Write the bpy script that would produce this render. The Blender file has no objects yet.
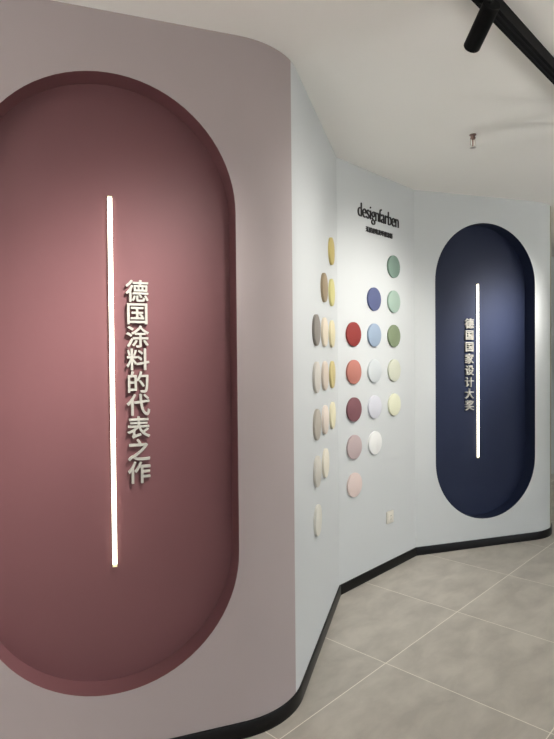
import bpy, bmesh, math, random
from mathutils import Vector, Matrix
C = bpy.context.scene.collection
S = bpy.context.scene
PI = math.pi

# ------------------------------------------------------------------ camera, world, exposure
H_CAM, H = 1.5, 2.756
F_PX, PITCH, ROLL = 566.74, 0.01887, -0.00906
cam = bpy.data.cameras.new('camera')
cam.sensor_fit = 'VERTICAL'; cam.sensor_height = 24.0; cam.sensor_width = 18.0
cam.lens = 24.0 * F_PX / 739.0
cam.clip_start = 0.02
co = bpy.data.objects.new('camera', cam); C.objects.link(co)
_c, _s, _cp, _sp = math.cos(ROLL), math.sin(ROLL), math.cos(PITCH), math.sin(PITCH)
_R = Vector((_c, _s*_sp, _s*_cp)); _U = Vector((-_s, _c*_sp, _c*_cp)); _F = Vector((0, _cp, -_sp))
co.matrix_world = Matrix(((_R.x, _U.x, -_F.x, 0), (_R.y, _U.y, -_F.y, 0), (_R.z, _U.z, -_F.z, H_CAM), (0, 0, 0, 1)))
S.camera = co
w = bpy.data.worlds.new('world'); S.world = w; w.use_nodes = True
S.view_settings.view_transform = 'Standard'; S.view_settings.look = 'None'
S.view_settings.gamma = 1.0; S.view_settings.use_curve_mapping = False
S.view_settings.exposure = 0.0
# light levels (W for the spots, radiance for the glowing faces)
PW_PINK, PW_LOGO, PW_BLUE, PW_SIDE, PW_WALL_FILL = 340, 42, 335, 102, 114
E_UP, E_BAR = 134.0, 4.2
W_HI, W_LO = 1.4, 0.1                                             # daylight let in by the added openings: from above, from below
SPOT_COL = (1.0, 0.96, 0.90)

# ------------------------------------------------------------------ plan of the room (metres)
TH_A, OFF_A = 0.34125, 2.1424
TH_B = 1.30950
BC = Vector((0.3831, 3.5658)); CD = Vector((1.0381, 4.2697))
TH_D = 0.31629
TH_C = math.atan2(CD.y-BC.y, CD.x-BC.x)
GRID = 0.8103
def dirv(t): return Vector((math.cos(t), math.sin(t)))
def nrm(t): return Vector((-math.sin(t), math.cos(t)))          # into the wall, away from the room
DA, NA, DB, NB, DC_, NC, DD, ND = dirv(TH_A), nrm(TH_A), dirv(TH_B), nrm(TH_B), dirv(TH_C), nrm(TH_C), dirv(TH_D), nrm(TH_D)
OB, OC, OD = NB.dot(BC), NC.dot(BC), ND.dot(CD)
def on(th, off, u): return dirv(th)*u + nrm(th)*off
def meet(t1, o1, t2, o2):
    n1, n2 = nrm(t1), nrm(t2); det = n1.x*n2.y - n1.y*n2.x
    return Vector(((o1*n2.y - n1.y*o2)/det, (n1.x*o2 - o1*n2.x)/det))
def arc(P, t1, t2, r, n=48):
    t = r*math.tan((t2-t1)/2); ctr = P - dirv(t1)*t + nrm(t1)*r
    return [ctr - nrm(t1 + (t2-t1)*i/n)*r for i in range(n+1)]
P_AB = meet(TH_A, OFF_A, TH_B, OB)
ARC_AB = arc(P_AB, TH_A, TH_B, 0.3735)
A_LEFT = on(TH_A, OFF_A, -2.3)
P_DE = on(TH_D, OD, 3.642)
ARC_DE = arc(P_DE, TH_D, TH_B, 0.3735)
E_END = ARC_DE[-1] + DB*1.6
def split(pts, ratio):                                           # index where the curve crosses a sight line from the camera
    for i, p in enumerate(pts):
        if p.x/p.y > ratio: return i
    return len(pts)-1
SEAM = split(ARC_AB, 0.0278); SEAM2 = split(ARC_DE, 0.4816)

# ------------------------------------------------------------------ materials
def lin(c):
    return tuple((v/255/12.92 if v/255 <= 0.04045 else ((v/255+0.055)/1.055)**2.4) for v in c) + (1,)
def mat(name, rgb, rough=0.6, metal=0.0, emit=None, strength=0.0, bump=0.0, bscale=300, var=0.0, spec=0.5):
    m = bpy.data.materials.new(name); m.use_nodes = True
    nt = m.node_tree; b = nt.nodes['Principled BSDF']
    b.inputs['Base Color'].default_value = lin(rgb); b.inputs['Roughness'].default_value = rough
    b.inputs['Metallic'].default_value = metal; b.inputs['Specular IOR Level'].default_value = spec
    if emit:
        b.inputs['Emission Color'].default_value = emit; b.inputs['Emission Strength'].default_value = strength
    if bump or var:
        g = nt.nodes.new('ShaderNodeTexCoord')
        n = nt.nodes.new('ShaderNodeTexNoise'); n.inputs['Scale'].default_value = bscale; n.inputs['Detail'].default_value = 3
        nt.links.new(g.outputs['Object'], n.inputs['Vector'])
        if bump:
            bp = nt.nodes.new('ShaderNodeBump'); bp.inputs['Strength'].default_value = bump; bp.inputs['Distance'].default_value = 0.002
            nt.links.new(n.outputs['Fac'], bp.inputs['Height']); nt.links.new(bp.outputs['Normal'], b.inputs['Normal'])
        if var:
            n2 = nt.nodes.new('ShaderNodeTexNoise'); n2.inputs['Scale'].default_value = 1.7; n2.inputs['Detail'].default_value = 2
            nt.links.new(g.outputs['Object'], n2.inputs['Vector'])
            mx = nt.nodes.new('ShaderNodeMix'); mx.data_type = 'RGBA'
            c = lin(rgb)
            mx.inputs[6].default_value = tuple(x*(1-var) for x in c[:3])+(1,); mx.inputs[7].default_value = tuple(min(1, x*(1+var)) for x in c[:3])+(1,)
            nt.links.new(n2.outputs['Fac'], mx.inputs[0]); nt.links.new(mx.outputs[2], b.inputs['Base Color'])
    return m
_nt = w.node_tree; _g = _nt.nodes.new('ShaderNodeNewGeometry'); _x = _nt.nodes.new('ShaderNodeSeparateXYZ'); _m = _nt.nodes.new('ShaderNodeMix'); _m.data_type = 'RGBA'
_nt.links.new(_g.outputs['Incoming'], _x.inputs[0])                # Incoming points back to the viewer: z < 0 is the sky
_t = _nt.nodes.new('ShaderNodeMath'); _t.operation = 'LESS_THAN'; _t.inputs[1].default_value = 0.0; _nt.links.new(_x.outputs[2], _t.inputs[0]); _nt.links.new(_t.outputs[0], _m.inputs[0])
_m.inputs[6].default_value = (0.95*W_LO, 0.97*W_LO, W_LO, 1); _m.inputs[7].default_value = (0.9*W_HI, 0.95*W_HI, W_HI, 1)
_nt.links.new(_m.outputs[2], _nt.nodes['Background'].inputs[0]); _nt.nodes['Background'].inputs[1].default_value = 1.0
M_MAUVE = mat('mauve grey wall paint', (169, 158, 157), 0.75, bump=0.05, var=0.015, spec=0.25)
M_WHITE = mat('cool white wall paint', (206, 210, 211), 0.7, bump=0.05, var=0.01, spec=0.25)
M_CEIL = mat('warm white ceiling paint', (245, 243, 239), 0.85, bump=0.03, var=0.01, spec=0.2)
M_BURG = mat('burgundy recess paint', (111, 74, 77), 0.5, bump=0.04, var=0.02, spec=0.3)
M_NAVY = mat('navy recess paint', (31, 39, 63), 0.55, bump=0.04, var=0.02, spec=0.25)
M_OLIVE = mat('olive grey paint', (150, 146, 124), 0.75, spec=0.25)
M_BASE = mat('black polished skirting', (9, 8, 8), 0.3, bump=0.02, spec=0.22)
M_BLACK = mat('matt black metal', (4, 4, 5), 0.6, bump=0.02, spec=0.12)
M_RIM = mat('satin black edge', (6, 6, 8), 0.5, spec=0.15)
M_CREAM = mat('ivory lettering', (170, 168, 160), 0.5, bump=0.01)
M_LOGO = mat('black lettering', (20, 19, 20), 0.5, bump=0.01)
M_PLATE = mat('ivory plastic', (226, 222, 210), 0.4)
M_SLOT = mat('dark slot', (50, 48, 46), 0.6)
M_CHROME = mat('chrome', (220, 216, 210), 0.3, metal=1.0)
M_BRONZE = mat('bronze fitting', (128, 104, 98), 0.4, metal=0.6)
M_GLASSBULB = mat('red bulb', (170, 120, 105), 0.15)
M_BAR = mat('glowing diffuser', (250, 248, 236), 0.5, emit=(1.0, 0.93, 0.76, 1), strength=E_BAR)
M_CAP = mat('pale end cap', (236, 228, 180), 0.5, emit=(1.0, 0.86, 0.5, 1), strength=0.35)
M_ALU = mat('aluminium channel', (200, 198, 192), 0.35, metal=0.8)
M_UP = mat('added uplight diffuser', (250, 250, 250), 0.5, emit=(1.0, 0.985, 0.96, 1), strength=E_UP)  # glowing face of the added ceiling uplights
M_LENS = mat('lit lamp lens', (250, 245, 235), 0.3, emit=(1.0, 0.93, 0.84, 1), strength=6.0)
M_FRAME = mat('white metal frame', (230, 230, 228), 0.5)

def floor_mat():
    m = bpy.data.materials.new('grey stone tile floor'); m.use_nodes = True
    nt = m.node_tree; N = nt.nodes; L = nt.links; b = N['Principled BSDF']
    geo = N.new('ShaderNodeNewGeometry'); rot = N.new('ShaderNodeVectorRotate'); rot.rotation_type = 'Z_AXIS'
    rot.inputs['Angle'].default_value = -GRID
    L.new(geo.outputs['Position'], rot.inputs['Vector'])
    sep = N.new('ShaderNodeSeparateXYZ'); L.new(rot.outputs[0], sep.inputs[0])
    def math_(op, a, bb=None):
        n = N.new('ShaderNodeMath'); n.operation = op
        for i, v in enumerate((a, bb)):
            if v is None: continue
            if isinstance(v, (int, float)): n.inputs[i].default_value = v
            else: L.new(v, n.inputs[i])
        return n.outputs[0]
    P, OFF, GW = 0.766, 0.0588, 0.0022
    lines = []; cells = []
    for ax, off in ((0, OFF), (1, -0.009)):
        t = math_('DIVIDE', math_('SUBTRACT', sep.outputs[ax], off), P)
        cells.append(math_('FLOOR', t))
        fr = math_('FRACT', t)
        d = math_('MULTIPLY', math_('MINIMUM', fr, math_('SUBTRACT', 1.0, fr)), P)
        lines.append(math_('LESS_THAN', d, GW))
    grout = math_('MAXIMUM', lines[0], lines[1])
    cmb = N.new('ShaderNodeCombineXYZ'); L.new(cells[0], cmb.inputs[0]); L.new(cells[1], cmb.inputs[1])
    wn = N.new('ShaderNodeTexWhiteNoise'); L.new(cmb.outputs[0], wn.inputs['Vector'])
    sc = N.new('ShaderNodeVectorMath'); sc.operation = 'MULTIPLY'; sc.inputs[1].default_value = (2.6, 5.0, 1); L.new(rot.outputs[0], sc.inputs[0])
    ad = N.new('ShaderNodeVectorMath'); ad.operation = 'ADD'; L.new(sc.outputs[0], ad.inputs[0])
    s2 = N.new('ShaderNodeVectorMath'); s2.operation = 'SCALE'; s2.inputs['Scale'].default_value = 7; L.new(wn.outputs['Color'], s2.inputs[0]); L.new(s2.outputs[0], ad.inputs[1])
    n1 = N.new('ShaderNodeTexNoise'); n1.inputs['Scale'].default_value = 1.5; n1.inputs['Detail'].default_value = 5; n1.inputs['Roughness'].default_value = 0.55
    n1.inputs['Distortion'].default_value = 0.25
    L.new(ad.outputs[0], n1.inputs['Vector'])
    rp = N.new('ShaderNodeValToRGB'); e = rp.color_ramp.elements
    e[0].position = 0.36; e[0].color = lin((176, 170, 160)); e[1].position = 0.66; e[1].color = lin((198, 192, 181))
    L.new(n1.outputs['Fac'], rp.inputs[0])
    mx = N.new('ShaderNodeMix'); mx.data_type = 'RGBA'; L.new(grout, mx.inputs[0]); L.new(rp.outputs[0], mx.inputs[6]); mx.inputs[7].default_value = lin((240, 235, 222))
    L.new(mx.outputs[2], b.inputs['Base Color'])
    b.inputs['Roughness'].default_value = 0.42; b.inputs['Specular IOR Level'].default_value = 0.35
    return m
M_FLOOR = floor_mat()

# ------------------------------------------------------------------ builders
def link(name, bm, m, parent=None, smooth=False):
    me = bpy.data.meshes.new(name)
    bmesh.ops.recalc_face_normals(bm, faces=bm.faces)
    bm.to_mesh(me); bm.free(); me.materials.append(m)
    if smooth:
        for p in me.polygons: p.use_smooth = True
        me.set_sharp_from_angle(angle=math.radians(35))
    o = bpy.data.objects.new(name, me); C.objects.link(o)
    if parent: o.parent = parent
    return o
def tag(o, label, cat, group=None):
    o['label'] = label; o['category'] = cat
    if group: o['group'] = group
    return o
def empty(name, loc, rz=0, label=None, cat=None, group=None):
    o = bpy.data.objects.new(name, None); C.objects.link(o); o.empty_display_size = 0.05
    o.location = loc; o.rotation_euler = (0, 0, rz)
    if label: tag(o, label, cat, group)
    return o
def struct(name, bm, m, parent=None, smooth=False):
    o = link(name, bm, m, parent, smooth)
    if not parent: o['kind'] = 'structure'
    return o
def bx(bm, x0, x1, y0, y1, z0, z1, bev=0.0, seg=2):
    t = bmesh.new()
    v = [t.verts.new((x, y, z)) for x in (x0, x1) for y in (y0, y1) for z in (z0, z1)]
    for f in ((0, 1, 3, 2), (4, 6, 7, 5), (0, 4, 5, 1), (2, 3, 7, 6), (0, 2, 6, 4), (1, 5, 7, 3)): t.faces.new([v[i] for i in f])
    bmesh.ops.recalc_face_normals(t, faces=t.faces)
    if bev: bmesh.ops.bevel(t, geom=t.edges[:], offset=bev, segments=seg, affect='EDGES', profile=0.5)
    merge(bm, t)
def merge(bm, t, M=None):
    mp = {}
    for v in t.verts: mp[v] = bm.verts.new((M @ v.co) if M else v.co)
    for f in t.faces: bm.faces.new([mp[v] for v in f.verts])
    t.free()
def lathe(bm, prof, n=32, M=None):                               # profile of (radius, height), closed on the axis where radius is 0
    t = bmesh.new(); rings = []
    for r, z in prof:
        if r < 1e-7: rings.append([t.verts.new((0, 0, z))])
        else: rings.append([t.verts.new((r*math.cos(2*PI*i/n), r*math.sin(2*PI*i/n), z)) for i in range(n)])
    for a, b in zip(rings, rings[1:]):
        for i in range(n):
            j = (i+1) % n
            q = [a[i % len(a)], a[j % len(a)], b[j % len(b)], b[i % len(b)]]
            u = []
            for v in q:
                if v not in u: u.append(v)
            if len(u) > 2: t.faces.new(u)
    bmesh.ops.recalc_face_normals(t, faces=t.faces)
    merge(bm, t, M)
def strip(pts, z0, z1):
    bm = bmesh.new()
    lo = [bm.verts.new((p.x, p.y, z0)) for p in pts]; hi = [bm.verts.new((p.x, p.y, z1)) for p in pts]
    for i in range(len(pts)-1): bm.faces.new((lo[i], lo[i+1], hi[i+1], hi[i]))
    return bm
def stadium(u, v, L, r, n=40):
    p = [(u + r*math.cos(PI*i/n), v + L + r*math.sin(PI*i/n)) for i in range(n+1)]
    return p + [(u - r*math.cos(PI*i/n), v - L - r*math.sin(PI*i/n)) for i in range(n+1)]
def holed_wall(bm, th, off, u0, u1, st):
    def P(u, z): q = on(th, off, u); return bm.verts.new((q.x, q.y, z))
    ring = [P(*s) for s in st]; outer = [P(u0, 0), P(u1, 0), P(u1, H), P(u0, H)]
    ed = [bm.edges.new((l[i], l[(i+1) % len(l)])) for l in (ring, outer) for i in range(len(l))]
    bmesh.ops.triangle_fill(bm, use_beauty=True, use_dissolve=False, edges=ed)
def niche(th, off, st, depth):
    bm = bmesh.new()
    def P(u, z, d): q = on(th, off + d, u); return bm.verts.new((q.x, q.y, z))
    f = [P(u, z, 0) for u, z in st]; b = [P(u, z, depth) for u, z in st]
    n = len(st)
    for i in range(n): bm.faces.new((f[i], f[(i+1) % n], b[(i+1) % n], b[i]))
    bm.faces.new(b)
    return bm
def quad_strip(pts): return strip(pts, 0, H)

# ------------------------------------------------------------------ the room shell
X0, X1, Y0, Y1 = -2.9, 5.6, -3.2, 7.2
WX0, WX1, WZ = -1.8, 4.4, 2.55                                   # unseen opening behind the viewer, added to let in ambient light
LW = Vector((A_LEFT.x, A_LEFT.y))
bm = bmesh.new(); bm.faces.new([bm.verts.new(v) for v in ((X0, Y0, 0), (X1, Y0, 0), (X1, Y1, 0), (X0, Y1, 0))]); struct('floor', bm, M_FLOOR)
bm = bmesh.new(); bm.faces.new([bm.verts.new(v) for v in ((X0, Y0, H), (X0, Y1, H), (X1, Y1, H), (X1, Y0, H))]); struct('ceiling', bm, M_CEIL)

NU, NV, NL, NR, ND_ = 0.1247, 1.4057, 0.6597, 0.4712, 0.1005
st_a = stadium(NU, NV, NL, NR)
bm = bmesh.new(); ua1 = DA.dot(ARC_AB[0]); holed_wall(bm, TH_A, OFF_A, -2.3, ua1, st_a)
merge(bm, strip(ARC_AB[:SEAM+1], 0, H)); bmesh.ops.remove_doubles(bm, verts=bm.verts, dist=1e-5)
wl = struct('wall_left', bm, M_MAUVE, smooth=True)
link('niche', niche(TH_A, OFF_A, st_a, ND_), M_BURG, wl, True)['label'] = 'burgundy recess with rounded ends'
struct('wall_center', strip(ARC_AB[SEAM:] + [BC], 0, H), M_WHITE, smooth=True)
struct('wall_back', strip([BC, CD], 0, H), M_WHITE)
DU, DV, DL, DR, DDP = 2.9653, 1.3851, 0.6949, 0.4702, 0.1077
st_d = stadium(DU, DV, DL, DR)
bm = bmesh.new(); holed_wall(bm, TH_D, OD, DD.dot(CD), DD.dot(ARC_DE[0]), st_d)
merge(bm, strip(ARC_DE[:SEAM2+1], 0, H)); bmesh.ops.remove_doubles(bm, verts=bm.verts, dist=1e-5)
wr = struct('wall_right', bm, M_WHITE, smooth=True)
link('niche', niche(TH_D, OD, st_d, DDP), M_NAVY, wr, True)['label'] = 'navy blue recess with rounded ends'
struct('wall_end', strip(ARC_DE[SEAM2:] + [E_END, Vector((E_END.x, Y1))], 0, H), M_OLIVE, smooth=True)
struct('wall_far', strip([Vector((E_END.x, Y1)), Vector((X1, Y1))], 0, H), M_WHITE)
SY0, SY1 = -2.6, 3.2                                              # second unseen opening, far right, added to brighten the white walls
bm = bmesh.new()
for a, b, z0, z1 in ((Y1, SY1, 0, H), (SY0, Y0, 0, H), (SY1, SY0, WZ, H)): merge(bm, strip([Vector((X1, a)), Vector((X1, b))], z0, z1))
struct('wall_side', bm, M_WHITE)
bm = bmesh.new()
for i in range(5): yy = SY0 + (SY1-SY0)*i/4; bx(bm, X1, X1+0.06, yy-0.03, yy+0.03, 0, WZ)
bx(bm, X1, X1+0.06, SY0, SY1, WZ-0.06, WZ); bx(bm, X1, X1+0.06, SY0, SY1, 0, 0.08)
struct('added_window_2', bm, M_BLACK)  # frame of the added side opening, there for its light
bm = bmesh.new()
for a, b, z0, z1 in ((X1, WX1, 0, H), (WX0, LW.x, 0, H), (WX1, WX0, WZ, H)): merge(bm, strip([Vector((a, Y0)), Vector((b, Y0))], z0, z1))
struct('wall_rear', bm, M_WHITE)
bm = bmesh.new()
for i in range(5): xx = WX0 + (WX1-WX0)*i/4; bx(bm, xx-0.03, xx+0.03, Y0-0.06, Y0, 0, WZ)
bx(bm, WX0, WX1, Y0-0.06, Y0, WZ-0.06, WZ); bx(bm, WX0, WX1, Y0-0.06, Y0, 0, 0.08)
struct('added_window_1', bm, M_BLACK)  # frame of the added rear opening, there for its light
struct('wall_near', strip([Vector((LW.x, Y0)), LW], 0, H), M_MAUVE)

def baseboard(name, pts, h=0.062, t=0.010):
    out = []
    for i, p in enumerate(pts):
        ns = []
        for a, b in ((i-1, i), (i, i+1)):
            if 0 <= a and b < len(pts):
                d = (pts[b]-pts[a]).normalized(); ns.append(Vector((d.y, -d.x)))
        m = sum(ns, Vector((0, 0))).normalized()
        out.append(p + m*(t/max(0.3, m.dot(ns[0]))))
    bm = bmesh.new()
    prof = lambda i: [(out[i], 0.0), (out[i], h-0.004), (out[i].lerp(pts[i], 0.25), h), (pts[i], h)]
    rows = [[bm.verts.new((q.x, q.y, z)) for q, z in prof(i)] for i in range(len(pts))]
    for a, b in zip(rows, rows[1:]):
        for k in range(3): bm.faces.new((a[k], b[k], b[k+1], a[k+1]))
    for r in (rows[0], rows[-1]): bm.faces.new(r)
    return struct(name, bm, M_BASE, smooth=True)
baseboard('baseboard_left', [A_LEFT] + ARC_AB[:13])
baseboard('baseboard_center', ARC_AB[12:] + [BC, BC + DC_*0.002])
baseboard('baseboard_back', [BC + DC_*0.0, CD, CD + DD*0.002])
dm = CD + DD*0.6
baseboard('baseboard_right', [CD, dm] + ARC_DE[:])
baseboard('baseboard_end', [ARC_DE[-1], E_END, Vector((E_END.x, Y1))])

# ------------------------------------------------------------------ glowing bars in the recesses
def light_bar(th, off, u, z0, z1, label):
    p = on(th, off, u)
    r = empty('led_light_bar', (p.x, p.y, z0), th, label, 'light', 'upright light bars in the recesses')
    L = z1-z0
    b = bmesh.new(); bx(b, -0.0085, 0.0085, -0.004, 0.0, 0.0, L, 0.001); link('channel', b, M_ALU, r)
    b = bmesh.new(); bx(b, -0.0083, 0.0083, -0.013, -0.004, 0.009, L-0.005, 0.003, 3); link('diffuser', b, M_BAR, r, True)
    for za, zb in ((0.0, 0.009), (L-0.005, L)):
        b = bmesh.new(); bx(b, -0.0083, 0.0083, -0.013, -0.004, za, zb, 0.0012); link('end_cap', b, M_CAP, r)
    return r
light_bar(TH_A, OFF_A+ND_, 0.130, 0.712, 2.119, 'tall thin glowing light bar in the burgundy recess')
light_bar(TH_D, OD+DDP, 2.958, 0.684, 2.087, 'tall thin glowing light bar in the navy blue recess')

# ------------------------------------------------------------------ raised lettering
def glyph(ch, size, bold, depth, m, parent, name, x, z, sx=1.0, sz=1.0, center=True, off=0.0):
    """One raised character: bold > 0 thickens the strokes by that many metres all round."""
    cu = bpy.data.curves.new('glyph', 'FONT'); cu.body = ch; cu.size = size
    cu.offset = off; cu.extrude = depth/2; cu.resolution_u = 5
    cu.align_x = 'CENTER' if center else 'LEFT'
    t = bpy.data.objects.new('glyph', cu); C.objects.link(t)
    bpy.context.view_layer.update()
    me0 = bpy.data.meshes.new_from_object(t.evaluated_get(bpy.context.evaluated_depsgraph_get()))
    C.objects.unlink(t); bpy.data.objects.remove(t); bpy.data.curves.remove(cu)
    xs = [v.co.x for v in me0.vertices]; zs = [v.co.y for v in me0.vertices]
    cx_, cz_ = ((min(xs)+max(xs))/2*sx if center else 0.0), ((min(zs)+max(zs))/2*sz if center else 0.0)
    B = Matrix.Translation((x-cx_, -depth/2, z-cz_)) @ Matrix.Rotation(PI/2, 4, 'X') @ Matrix.Diagonal((sx, sz, 1, 1))
    bm = bmesh.new()
    shifts = [(bold*math.cos(k*PI/4), bold*math.sin(k*PI/4)) for k in range(8)] if bold else [(0, 0)]
    for k, (dx, dz) in enumerate(shifts):
        t = bmesh.new(); t.from_mesh(me0); merge(bm, t, Matrix.Translation((dx, -0.00002*k, dz)) @ B)
    bpy.data.meshes.remove(me0)
    me = bpy.data.meshes.new(name); bm.to_mesh(me); bm.free(); me.materials.append(m)
    o = bpy.data.objects.new(name, me); C.objects.link(o); o.parent = parent
    return o
def column_sign(chars, th, off, u, ztop, pitch, size, bold, depth, label):
    p = on(th, off, u); n = len(chars)
    r = empty('wall_lettering', (p.x, p.y, ztop-pitch*n), th, label, 'sign')
    for i, ch in enumerate(chars):
        glyph(ch, size, bold, depth, M_CREAM, r, 'character', 0, pitch*(n-i-0.5))
    return r
column_sign('德国涂料的代表之作', TH_A, OFF_A+ND_, 0.226, 1.8085, 0.0873, 0.0885, 0.0013, 0.014,
            'column of nine raised ivory characters beside the glowing bar in the burgundy recess')
column_sign('德国国家设计大奖', TH_D, OD+DDP, 2.876, 1.815, 0.0935, 0.0850, 0.0010, 0.014,
            'column of eight raised ivory characters beside the glowing bar in the navy recess')

p = on(TH_C, OC, 3.090)
lg = empty('logo_lettering', (p.x, p.y, 2.39), TH_C, 'thin black raised lower case lettering above the colour discs', 'sign')
WORD = 'designfarben'; SZ, LOGO_W = 0.130, 0.503
adv = {}
def width_of(s):
    cu = bpy.data.curves.new('w', 'FONT'); cu.body = s; cu.size = SZ; cu.align_x = 'LEFT'
    t = bpy.data.objects.new('w', cu); C.objects.link(t); bpy.context.view_layer.update()
    wd = t.dimensions.x; C.objects.unlink(t); bpy.data.objects.remove(t); bpy.data.curves.remove(cu); return wd
full = width_of(WORD)
for i, ch in enumerate(WORD):
    x = (width_of(WORD[:i] + 'n') - width_of('n')) if i else 0.0
    glyph(ch, SZ, 0, 0.008, M_LOGO, lg, 'letter', x*LOGO_W/full, 2.432-2.39, 1.10*LOGO_W/full, 1.05, center=False, off=-0.0013)
p = on(TH_C, OC, 3.353)
tl = empty('tagline_lettering', (p.x, p.y, 2.343), TH_C, 'short line of small black raised characters beneath the thin lower case logo', 'sign')
TAG = '无醛建筑及环保涂料'
for i, ch in enumerate(TAG):
    glyph(ch, 0.038, 0.0006, 0.008, M_LOGO, tl, 'character', (i-(len(TAG)-1)/2)*0.0372, 0.018, 0.90)

# ------------------------------------------------------------------ colour sample discs
ROWS_B = [2.124, 1.884, 1.643, 1.405, 1.166, 0.929, 0.681]
ROWS = [2.147, 1.899, 1.655, 1.410, 1.166, 0.921, 0.674]
DISCS = [  # wall, distance along it, row, colour, label
 ('B', 2.838, 2, (150, 143, 134), 'taupe grey disc at the top of the left column on the steep white wall'),
 ('B', 2.838, 3, (206, 200, 188), 'pale stone disc directly under the taupe grey disc'),
 ('B', 2.838, 4, (192, 184, 170), 'warm grey disc second below the taupe grey disc'),
 ('B', 2.838, 5, (206, 201, 188), 'light greige disc third below the taupe grey disc'),
 ('B', 2.838, 6, (222, 220, 206), 'off white disc at the very bottom of the left column'),
 ('B', 3.074, 1, (168, 148, 116), 'tan brown disc at the top of the second column from the left'),
 ('B', 3.074, 2, (228, 212, 184), 'cream disc directly under the tan brown disc'),
 ('B', 3.074, 3, (216, 198, 178), 'pinkish beige disc second below the tan brown disc'),
 ('B', 3.074, 4, (230, 214, 198), 'pale blush cream disc third below the tan brown disc'),
 ('B', 3.074, 5, (238, 230, 208), 'ivory disc at the bottom of the second column from the left'),
 ('B', 3.316, 0, (206, 186, 108), 'mustard yellow disc at the top, highest of the narrow looking discs'),
 ('B', 3.316, 1, (220, 212, 132), 'lime yellow disc directly under the mustard yellow disc'),
 ('B', 3.316, 2, (224, 212, 164), 'pale straw disc second below the mustard yellow disc'),
 ('B', 3.316, 3, (222, 204, 136), 'sand yellow disc third below the mustard yellow disc'),
 ('B', 3.316, 4, (234, 226, 184), 'pale cream yellow disc at the bottom of the third column from the left'),
 ('C', 3.038, 2, (160, 54, 50), 'brick red disc above the coral disc'),
 ('C', 3.038, 3, (200, 124, 110), 'coral disc between the red disc and the plum disc'),
 ('C', 3.038, 4, (138, 88, 96), 'plum disc under the coral disc'),
 ('C', 3.038, 5, (202, 180, 180), 'dusty mauve pink disc under the plum disc'),
 ('C', 3.038, 6, (228, 204, 196), 'pale pink disc at the bottom of the column under the red disc'),
 ('C', 3.280, 1, (92, 102, 148), 'indigo disc at the top of the blue column'),
 ('C', 3.280, 2, (152, 174, 200), 'sky blue disc directly under the indigo disc'),
 ('C', 3.280, 3, (194, 202, 206), 'pale blue grey disc second below the indigo disc'),
 ('C', 3.280, 4, (206, 208, 220), 'pale lavender disc third below the indigo disc'),
 ('C', 3.280, 5, (232, 234, 232), 'white disc at the bottom of the blue column'),
 ('C', 3.532, 0, (124, 152, 138), 'sage teal disc at the top of the green column'),
 ('C', 3.532, 1, (164, 192, 176), 'mint green disc directly under the sage teal disc'),
 ('C', 3.532, 2, (134, 151, 116), 'olive green disc second below the sage teal disc'),
 ('C', 3.532, 3, (200, 204, 182), 'pale sage disc third below the sage teal disc'),
 ('C', 3.532, 4, (224, 226, 192), 'pale lime cream disc at the bottom of the green column'),
]
bm = bmesh.new()
RD, TD = 0.079, 0.014
lathe(bm, [(0, 0), (RD-0.001, 0), (RD, 0.001), (RD, TD-0.003), (RD-0.0008, TD-0.001), (RD-0.003, TD), (0, TD)], 64, Matrix.Rotation(PI/2, 4, 'X'))
def soften(c):
    g = sum(c)/3
    k, d = (0.925, 0.14) if g < 170 else ((0.95, 0.18) if g < 190 else (1.01, 0.26))
    return tuple(min(244, (v + (g-v)*d)*k) for v in c)
disc0 = link('paint_sample_disc', bm, M_WHITE, smooth=True)
for k, (wname, u, row, col, label) in enumerate(DISCS):
    o = disc0 if k == 0 else disc0.copy()
    if k: o.data = disc0.data.copy(); C.objects.link(o)
    o.data.materials.clear(); o.data.materials.append(mat('disc paint ' + label.split(' disc')[0], soften(col), 0.65, bump=0.05, bscale=500, spec=0.3))
    th, off = (TH_B, OB) if wname == 'B' else (TH_C, OC)
    q = on(th, off, u - (0.028 if wname == 'B' else 0.004)); o.location = (q.x, q.y, (ROWS_B if wname == 'B' else ROWS)[row]); o.rotation_euler = (0, 0, th)
    tag(o, label, 'disc', 'paint sample discs on the white walls')

# ------------------------------------------------------------------ wall socket
q = on(TH_C, OC, 3.465)
so = empty('wall_socket', (q.x, q.y, 0.329), TH_C, 'small square ivory socket low on the white wall under the discs', 'socket')
b = bmesh.new(); bx(b, -0.043, 0.043, -0.010, 0, 0, 0.086, 0.003, 3); link('plate', b, M_PLATE, so, True)
b = bmesh.new(); bx(b, -0.031, 0.031, -0.0125, -0.0095, 0.012, 0.074, 0.001); link('insert', b, M_PLATE, so, True)
for x, z, a in ((-0.007, 0.054, 0), (0.007, 0.054, 0), (0.0, 0.036, 0), (-0.010, 0.026, 0.5), (0.010, 0.026, -0.5)):
    t = bmesh.new(); bx(t, -0.0011, 0.0011, -0.0131, -0.0120, -0.004, 0.004)
    b = bmesh.new(); merge(b, t, Matrix.Translation((x, 0, z)) @ Matrix.Rotation(a, 4, 'Y')); link('slot', b, M_SLOT, so)

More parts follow.
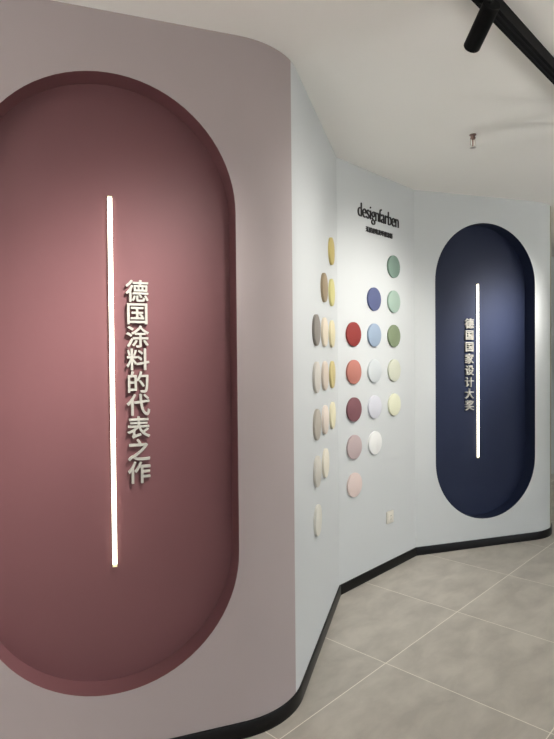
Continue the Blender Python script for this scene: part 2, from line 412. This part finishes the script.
# ------------------------------------------------------------------ ceiling sprinkler
sp = empty('fire_sprinkler', (1.118, 3.225, H), 0.3, 'small metal fire sprinkler hanging from the white ceiling', 'sprinkler')
b = bmesh.new(); lathe(b, [(0, 0), (0.019, 0), (0.019, -0.003), (0.015, -0.007), (0.0, -0.007)], 28); link('escutcheon', b, M_BRONZE, sp, True)
b = bmesh.new(); lathe(b, [(0, -0.006), (0.013, -0.006), (0.013, -0.016), (0.016, -0.018), (0.016, -0.024), (0.010, -0.028), (0, -0.028)], 6); link('body', b, M_BRONZE, sp)
for s in (-1, 1):
    b = bmesh.new(); pts = [(0.010, -0.026), (0.0155, -0.034), (0.0155, -0.056), (0.004, -0.070)]
    for (xa, za), (xb, zb) in zip(pts, pts[1:]):
        d = Vector((xb-xa, 0, zb-za)); t = bmesh.new(); bx(t, -0.0018, 0.0018, -0.003, 0.003, -0.001, d.length+0.001, 0.0008)
        merge(b, t, Matrix.Translation((s*xa, 0, za)) @ Vector((s*d.x, 0, d.z)).to_track_quat('Z', 'Y').to_matrix().to_4x4())
    link('frame_arm', b, M_CHROME, sp, True)
b = bmesh.new(); lathe(b, [(0, -0.028), (0.0028, -0.029), (0.0028, -0.064), (0, -0.065)], 12); link('bulb', b, M_GLASSBULB, sp, True)
b = bmesh.new(); lathe(b, [(0, -0.066), (0.005, -0.067), (0.006, -0.071), (0.017, -0.073), (0.018, -0.0748), (0, -0.0755)], 24); link('deflector', b, M_CHROME, sp, True)

# ------------------------------------------------------------------ lamp track and its spotlights
G_N = Vector((math.sin(GRID), -math.cos(GRID))); G_D = Vector((math.cos(GRID), math.sin(GRID)))
TG, TW, TT = -0.830, 0.047, 0.050
def tp(s): return G_N*TG + G_D*s
q = tp(0.2)
tr = empty('light_track', (q.x, q.y, H), GRID, 'long black ceiling track carrying the spotlights across the white ceiling', 'track')
b = bmesh.new(); bx(b, 0, 4.6, -TW/2, TW/2, -TT, 0, 0.0015); link('rail', b, M_BLACK, tr)
for y in (-0.009, 0.009):
    b = bmesh.new(); bx(b, 0.02, 4.58, y-0.003, y+0.003, -TT-0.002, -TT+0.004); link('rail_lip', b, M_RIM, tr)
for x0, x1 in ((-0.004, 0.0), (4.6, 4.604)):
    b = bmesh.new(); bx(b, x0, x1, -TW/2, TW/2, -TT, 0, 0.001); link('end_plate', b, M_BLACK, tr)
def spotlight(s, d, power, beam, label, cone=100, blend=0.7, drop=0.05, side=0.0, L=0.165, R=0.030):
    q = tp(s); base = Vector((q.x, q.y, H-TT-0.002))
    piv = Vector((G_N.x*side, G_N.y*side, -drop+0.002))
    r = empty('track_spotlight', base, 0, label, 'spotlight', 'spotlights on the ceiling track')
    b = bmesh.new(); t = bmesh.new(); bx(t, -0.045, 0.045, -0.014, 0.014, -0.010, 0.0, 0.002); merge(b, t, Matrix.Rotation(GRID, 4, 'Z')); link('adapter', b, M_BLACK, r)
    b = bmesh.new(); top = Vector((G_N.x*min(side, 0.006), G_N.y*min(side, 0.006), -0.009)); ax = piv - top
    lathe(b, [(0, 0), (0.008, 0), (0.008, ax.length-0.003), (0, ax.length-0.002)], 16, Matrix.Translation(top) @ ax.to_track_quat('Z', 'Y').to_matrix().to_4x4()); link('swivel', b, M_RIM, r, True)
    if len(d) == 4: d = Vector(d[:3]) - (base+piv)               # aim at a point
    d = Vector(d).normalized()
    M = Matrix.Translation(piv) @ (-d).to_track_quat('Z', 'Y').to_matrix().to_4x4()       # local -Z looks along the beam
    b = bmesh.new()
    lathe(b, [(0, 0.0), (R-0.002, 0.0), (R, -0.002), (R, -L+0.002), (R-0.001, -L), (R-0.003, -L), (R-0.004, -L+0.028), (0, -L+0.029)], 40, M)
    link('lamp_body', b, M_BLACK, r, True)
    b = bmesh.new(); lathe(b, [(0, -L+0.0285), (R-0.006, -L+0.0285), (R-0.006, -L+0.026), (0, -L+0.025)], 32, M); link('lens', b, M_LENS, r, True)
    ld = bpy.data.lights.new('spot_bulb', 'SPOT'); ld.energy = power; ld.color = SPOT_COL; ld.spot_size = math.radians(cone); ld.spot_blend = blend
    ld.shadow_soft_size = 0.022
    ld.use_nodes = True; nt = ld.node_tree                       # soft beam profile: strength falls off as a power of the cosine
    em = nt.nodes['Emission']; tc = nt.nodes.new('ShaderNodeTexCoord'); sx_ = nt.nodes.new('ShaderNodeSeparateXYZ')
    ab = nt.nodes.new('ShaderNodeMath'); ab.operation = 'ABSOLUTE'; pw = nt.nodes.new('ShaderNodeMath'); pw.operation = 'POWER'; pw.inputs[1].default_value = beam
    nt.links.new(tc.outputs['Normal'], sx_.inputs[0]); nt.links.new(sx_.outputs[2], ab.inputs[0]); nt.links.new(ab.outputs[0], pw.inputs[0]); nt.links.new(pw.outputs[0], em.inputs['Strength'])
    lo = bpy.data.objects.new('spot_bulb', ld); C.objects.link(lo); lo.parent = r
    lo.matrix_local = M @ Matrix.Translation((0, 0, -L-0.004))
    return r
spotlight(1.876, (-0.11, 0.91, -0.39), PW_LOGO, 15, 'black cylinder spotlight hanging from the ceiling track at the top of the photo', drop=0.036, side=0.044, L=0.160)
spotlight(1.36, (on(TH_A, OFF_A, -0.05).x, on(TH_A, OFF_A, -0.05).y, 1.47, 1), PW_PINK, 22, 'black cylinder spotlight on the track turned to the burgundy recess')
spotlight(3.10, (on(TH_B, OB, 2.35).x, on(TH_B, OB, 2.35).y, 1.62, 1), PW_SIDE, 14, 'black cylinder spotlight on the track turned to the steep white wall')
spotlight(3.45, (on(TH_C, OC, 3.12).x, on(TH_C, OC, 3.12).y, 1.15, 1), PW_WALL_FILL, 5, 'added unseen black cylinder spotlight on the track brightening the wall of colour discs')  # extra lamp out of view, added to lift the disc wall
spotlight(4.48, (on(TH_D, OD, 3.12).x, on(TH_D, OD, 3.12).y, 1.76, 1), PW_BLUE, 34, 'black cylinder spotlight on the track turned to the navy recess')

# ------------------------------------------------------------------ unseen hanging uplights, added to brighten the ceiling
def uplight(x, y, drop, label, hl=0.7):  # invented lamp kept out of view, lifts the ceiling brightness
    r = empty('added_uplight', (x, y, H), 0, label, 'added lamp', 'added uplights out of view')
    b = bmesh.new(); bx(b, -hl, hl, -0.05, 0.05, -drop-0.06, -drop, 0.004); link('housing', b, M_FRAME, r)
    b = bmesh.new(); bx(b, -hl+0.01, hl-0.01, -0.042, 0.042, -drop-0.002, -drop+0.004, 0.001); link('diffuser', b, M_UP, r)
    for sx_ in (-hl*0.8, hl*0.8):
        b = bmesh.new(); lathe(b, [(0, 0), (0.03, 0), (0.03, -0.015), (0.003, -0.016), (0.003, -drop), (0, -drop)], 12, Matrix.Translation((sx_, 0, 0))); link('rod', b, M_FRAME, r)
uplight(0.2, -1.2, 1.2, 'added hanging uplight out of view near the rear opening')
uplight(3.4, 0.7, 1.2, 'added hanging uplight out of view in the middle of the room')
uplight(4.6, 3.0, 1.2, 'added hanging uplight out of view beside the far side wall')
uplight(-2.0, 0.3, 1.2, 'added hanging uplight out of view left, before the mauve wall', hl=0.4)
